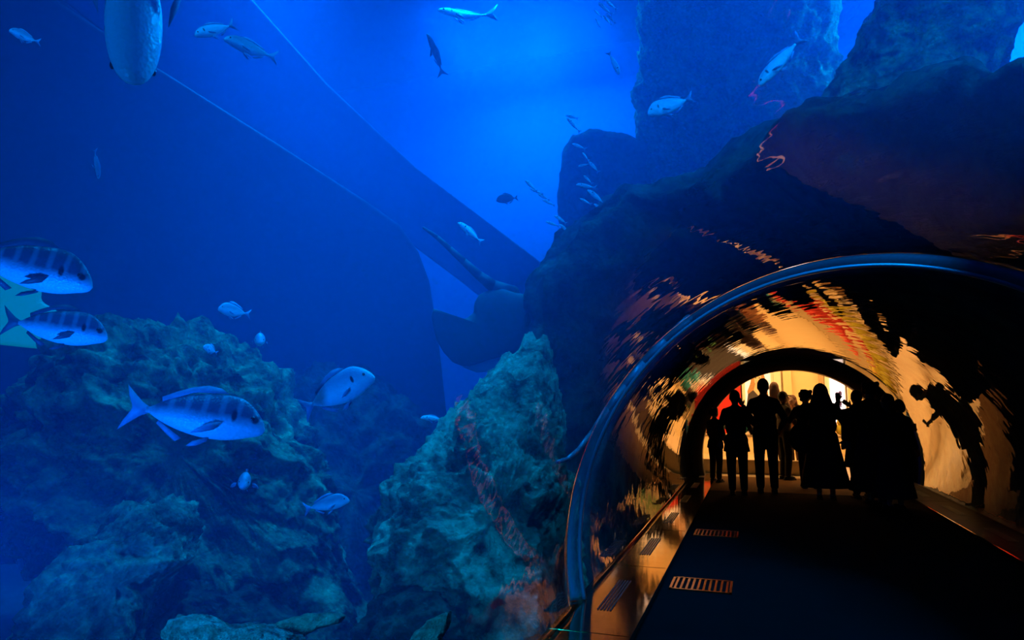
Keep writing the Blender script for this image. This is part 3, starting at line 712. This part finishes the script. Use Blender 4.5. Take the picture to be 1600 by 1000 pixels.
def hand(bm, w, e, curl=.6):
    """palm, four unequal bent fingers and a thumb from the side; w wrist, e elbow"""
    w, e = Vector(w), Vector(e); d = (w-e).normalized(); s = d.cross(Vector((0, 1, .2))).normalized(); n = d.cross(s).normalized()
    pc_ = w+d*.05; m3 = Matrix((s, n, d)).transposed()
    ball(bm, pc_, .05, (.85, .42, 1.1), rot=m3)
    for k, ln in enumerate((.068, .078, .072, .056)):
        b0 = w+d*.09+s*(-.032+.0215*k); a1 = d*math.cos(curl*.5)+n*math.sin(curl*.5); a2 = d*math.cos(curl*1.4)+n*math.sin(curl*1.4)
        p1 = b0+a1*ln*.5; p2 = p1+a2*ln*.5; limb(bm, [b0, p1, p2], [.0098, .009, .0078])
    t0 = w+d*.03-s*.03; t1 = t0+(d*.7-s*.8).normalized()*.035; limb(bm, [t0, t1, t1+(d*.9-s*.3).normalized()*.03], [.012, .011, .009])
def person(label, X_, Y_, h, yaw, top='black', bottom='black', hair='short', hairm='hair', la=None, ra=None, wide=1.0, skirt=False, coat=.0, stance=.10, lean=0.0, phone=None, bag=None):
    root = empty('person', (X_, Y_, 0)); root.rotation_euler = (0, 0, yaw); k = h/1.75; root.scale = (k, k, k)
    tag(root, label, 'person', None)
    V3 = Vector; W_ = wide
    hip = [V3((s*.09*W_, 0, .92)) for s in (-1, 1)]; knee = [V3((s*(.07+stance*.25), .02, .50)) for s in (-1, 1)]; ank = [V3((s*(.06+stance*.35), -.02, .09)) for s in (-1, 1)]
    sh = [V3((s*.165*W_, lean*.45, 1.395)) for s in (-1, 1)]
    neck = V3((0, lean*.5-.01, 1.49)); headc = V3((0, lean*.62+.02, 1.635))
    rest = lambda s: (V3((s*.26*W_, -.02+lean*.3, 1.14)), V3((s*.25*W_, .08+lean*.2, .90)))
    arms = []
    for s, a in ((-1, la), (1, ra)):
        e, w = rest(s) if a is None else (V3(a[0]), V3(a[1])); arms.append((sh[0 if s < 0 else 1], e, w))
    bm = bmesh.new()                                   # one continuous body
    for i in (0, 1):
        limb(bm, [hip[i], knee[i], ank[i]], [.085*W_, .056, .038])
        limb(bm, [ank[i]+V3((0, -.02, -.04)), ank[i]+V3((0, .13, -.055))], [.04, .03])
    for c, r, s in (((0, 0, .95), .16, (W_, .68, .8)), ((0, lean*.15, 1.12), .145, (W_, .66, 1.1)), ((0, lean*.35, 1.30), .165, (W_, .66, 1.0))): ball(bm, c, r, s)
    limb(bm, [V3((-.14*W_, lean*.44, 1.39)), V3((0, lean*.44, 1.43)), V3((.14*W_, lean*.44, 1.39))], [.055, .06, .055])
    limb(bm, [V3((0, lean*.4, 1.42)), neck, headc-V3((0, 0, .05))], [.07, .055, .055])
    ball(bm, headc, .105, (.76, .92, 1.12), 24, 16); ball(bm, headc+V3((0, .04, -.065)), .055, (.85, 1, .8))
    cone(bm, headc+V3((0, .085, .02)), headc+V3((0, .118, -.022)), .008, .017); ball(bm, headc+V3((0, .112, -.024)), .014)
    ball(bm, headc+V3((0, .092, -.058)), .02, (1.3, .6, .5))
    for s in (-1, 1):
        ball(bm, headc+V3((s*.082, -.005, -.005)), .03, (.35, .7, 1.1)); ball(bm, headc+V3((s*.03, .088, .012)), .013)
    for s_, e, w_ in arms:
        limb(bm, [s_, e, w_], [.05, .038, .026]); hand(bm, w_, e)
    b = mkobj('body', bm, M['skin'], root); vox(b, .009, 2)
    bm = bmesh.new()                                   # shirt or coat
    for c, r, s in (((0, 0, .98-coat*.3), .185, (W_*.98, .74, .9)), ((0, lean*.15, 1.12), .175, (W_, .74, 1.1)), ((0, lean*.35, 1.30), .19, (W_*1.02, .72, .95))): ball(bm, c, r, s)
    if coat: cone(bm, (0, 0, 1.0), (0, 0, 1.0-coat), .17*W_, (.2+coat*.08)*W_, seg=24, flat=.75)
    limb(bm, [V3((-.155*W_, lean*.44, 1.39)), V3((0, lean*.44, 1.445)), V3((.155*W_, lean*.44, 1.39))], [.072, .075, .072])
    limb(bm, [V3((0, lean*.4, 1.42)), V3((0, lean*.45, 1.485))], [.085, .068])
    for s_, e, w_ in arms: limb(bm, [s_, e, e+(w_-e)*.93], [.068, .056, .042])
    b = mkobj('top', bm, M[top], root); vox(b, .014, 4)
    bm = bmesh.new()                                   # trousers or skirt
    if skirt:
        cone(bm, (0, 0, 1.0), (0, 0, .18), .16*W_, .30*W_, seg=28, flat=.8)
    else:
        ball(bm, (0, 0, .95), .165, (W_, .76, .75))
        for i in (0, 1): limb(bm, [hip[i], knee[i], ank[i]+V3((0, 0, .02))], [.105*W_, .078, .062])
    b = mkobj('skirt' if skirt else 'trousers', bm, M[bottom], root); vox(b, .014, 4)
    for i in (0, 1):
        bm = bmesh.new(); ball(bm, ank[i]+V3((0, .03, -.045)), .05, (.95, 2.4, .8)); box(bm, ank[i].x-.042, ank[i].x+.042, -.11, .13, .0, .025)
        mkobj('shoe', bm, M['black'], root)
    bm = bmesh.new()
    ball(bm, headc+V3((0, -.022, .028)), .112, (.8, .92, 1.02), 24, 16)
    if hair == 'long': ball(bm, headc+V3((0, -.055, -.09)), .11, (.95, .55, 1.6)); ball(bm, headc+V3((0, -.06, -.2)), .09, (1.1, .5, 1.3))
    if hair == 'bun': ball(bm, headc+V3((0, -.12, .07)), .05)
    if hair == 'curly':
        for q in range(26):
            a_ = rnd.uniform(0, 2*PI); z_ = rnd.uniform(-.05, .11); ball(bm, headc+V3((.085*math.cos(a_), -.035+.075*math.sin(a_)-.02, z_)), .038)
    if hair == 'veil':
        ball(bm, headc+V3((0, -.03, -.01)), .13, (.88, .95, 1.15)); cone(bm, headc+V3((0, -.05, -.02)), headc+V3((0, -.06, -.30)), .115, .21, seg=20, flat=.7)
    if hair == 'cap':
        ball(bm, headc+V3((0, .11, .05)), .07, (.95, .9, .18))
    b = mkobj('headscarf' if hair == 'veil' else 'hair', bm, M[hairm], root); vox(b, .011, 2)
    if phone is not None:
        w_ = arms[phone][2]; e = arms[phone][1]; d_ = (w_-e).normalized(); c = w_+d_*.10+V3((0, .03, .02))
        bm = bmesh.new(); box(bm, c.x-.04, c.x+.04, c.y-.006, c.y+.006, c.z-.075, c.z+.075, .004)
        o = mkobj('phone', bm, M['phone'], smooth=False)
        m4 = Matrix.Translation((X_, Y_, 0)) @ Matrix.Rotation(yaw, 4, 'Z') @ Matrix.Diagonal((k, k, k, 1)); o.matrix_world = m4
        tag(o, 'phone held up by the '+' '.join(label.split(',')[0].split()[:9]), 'phone')
    if bag:
        bm = bmesh.new(); ball(bm, bag[0], bag[1], (1.0, .62, 1.25), 20, 14); o = mkobj('backpack', bm, M['black'])
        o.matrix_world = Matrix.Translation((X_, Y_, 0)) @ Matrix.Rotation(yaw, 4, 'Z') @ Matrix.Diagonal((k, k, k, 1)); tag(o, 'bulky dark bag on the '+' '.join(label.split(',')[0].split()[:9]), 'bag')
        bm = bmesh.new(); c = V3(bag[0]); limb(bm, [c+V3((.02, 0, .14)), V3((bag[0][0]*.4, 0, 1.5)), c+V3((-.02, .05, .14))], [.012, .012, .012]); s_ = mkobj('strap', bm, M['black'], o)
    return root
def PX(px, Y): return X(px, Y)
person('person in black coat with a hand raised to the face, left of the tall man', PX(1147, 12.2), 12.2, 1.71, .1, hair='bun', coat=.28, ra=((.30, -.02, 1.20), (.14, .10, 1.50)))
person('tall man in a dark shirt seen from behind, hands in front', PX(1192, 12.6), 12.6, 1.91, .05, 'navy', 'black', la=((-.29, .02, 1.15), (-.22, .2, 1.0)), ra=((.30, .0, 1.14), (.24, .2, .98)), stance=.12)
person('short dark figure beside the left foot of the archway', PX(1114, 14.1), 14.1, 1.42, -.6, 'brown', 'black', hair='curly', coat=.2, la=((-.24, .1, 1.12), (-.1, .28, 1.1)))
person('person with big reddish-brown hair behind the tall man\'s shoulder', PX(1209, 16.6), 16.6, 1.98, .2, 'brown', 'brown', hair='long', hairm='hairbrown', wide=1.1)
person('person in a cap and olive top turned right, forearm out', PX(1222, 15.0), 15.0, 1.74, -1.1, 'grey', 'black', hair='cap', ra=((.24, .12, 1.12), (.12, .36, 1.08)))
person('person in orange top facing the tunnel behind the crowd', PX(1237, 17.2), 17.2, 1.70, 2.6, 'orange', 'brown', hair='long', hairm='hairbrown', la=((-.25, .1, 1.14), (-.1, .3, 1.2)))
person('curly-haired person between the capped one and the headscarf', PX(1257, 13.6), 13.6, 1.74, .1, 'black', 'black', hair='curly', coat=.3, la=((-.28, .10, 1.2), (-.14, .28, 1.38)))
person('broad person in a dark headscarf with a shoulder bag, centre of the crowd', PX(1281, 12.1), 12.1, 1.80, .0, 'black', 'black', hair='veil', hairm='black', wide=1.22, coat=.55, skirt=True, bag=((-.30, -.02, .92), .19))
person('person raising a phone in both hands, right of the headscarf', PX(1337, 12.4), 12.4, 1.70, .25, 'black', 'black', hair='short', wide=1.1, coat=.5, la=((-.30, .16, 1.38), (-.20, .30, 1.56)), ra=((.26, .16, 1.30), (.02, .3, 1.5)), phone=0)
person('tall dark-haired person in the thick of the crowd at right', PX(1358, 11.8), 11.8, 1.82, .3, 'black', 'black', hair='curly', wide=1.25, coat=.6, skirt=True, bag=((.28, -.05, 1.0), .18))
person('person in black at the right edge of the crowd, nearest the wall', PX(1385, 11.2), 11.2, 1.62, .5, 'black', 'black', hair='long', wide=1.15, coat=.5, skirt=True, la=((-.28, .1, 1.15), (-.15, .3, 1.2)))
person('person leaning at far right of the crowd with an arm out', PX(1402, 12.6), 12.6, 1.55, -1.0, 'black', 'black', hair='short', coat=.3, la=((-.28, .12, 1.2), (-.24, .40, 1.22)), phone=0)
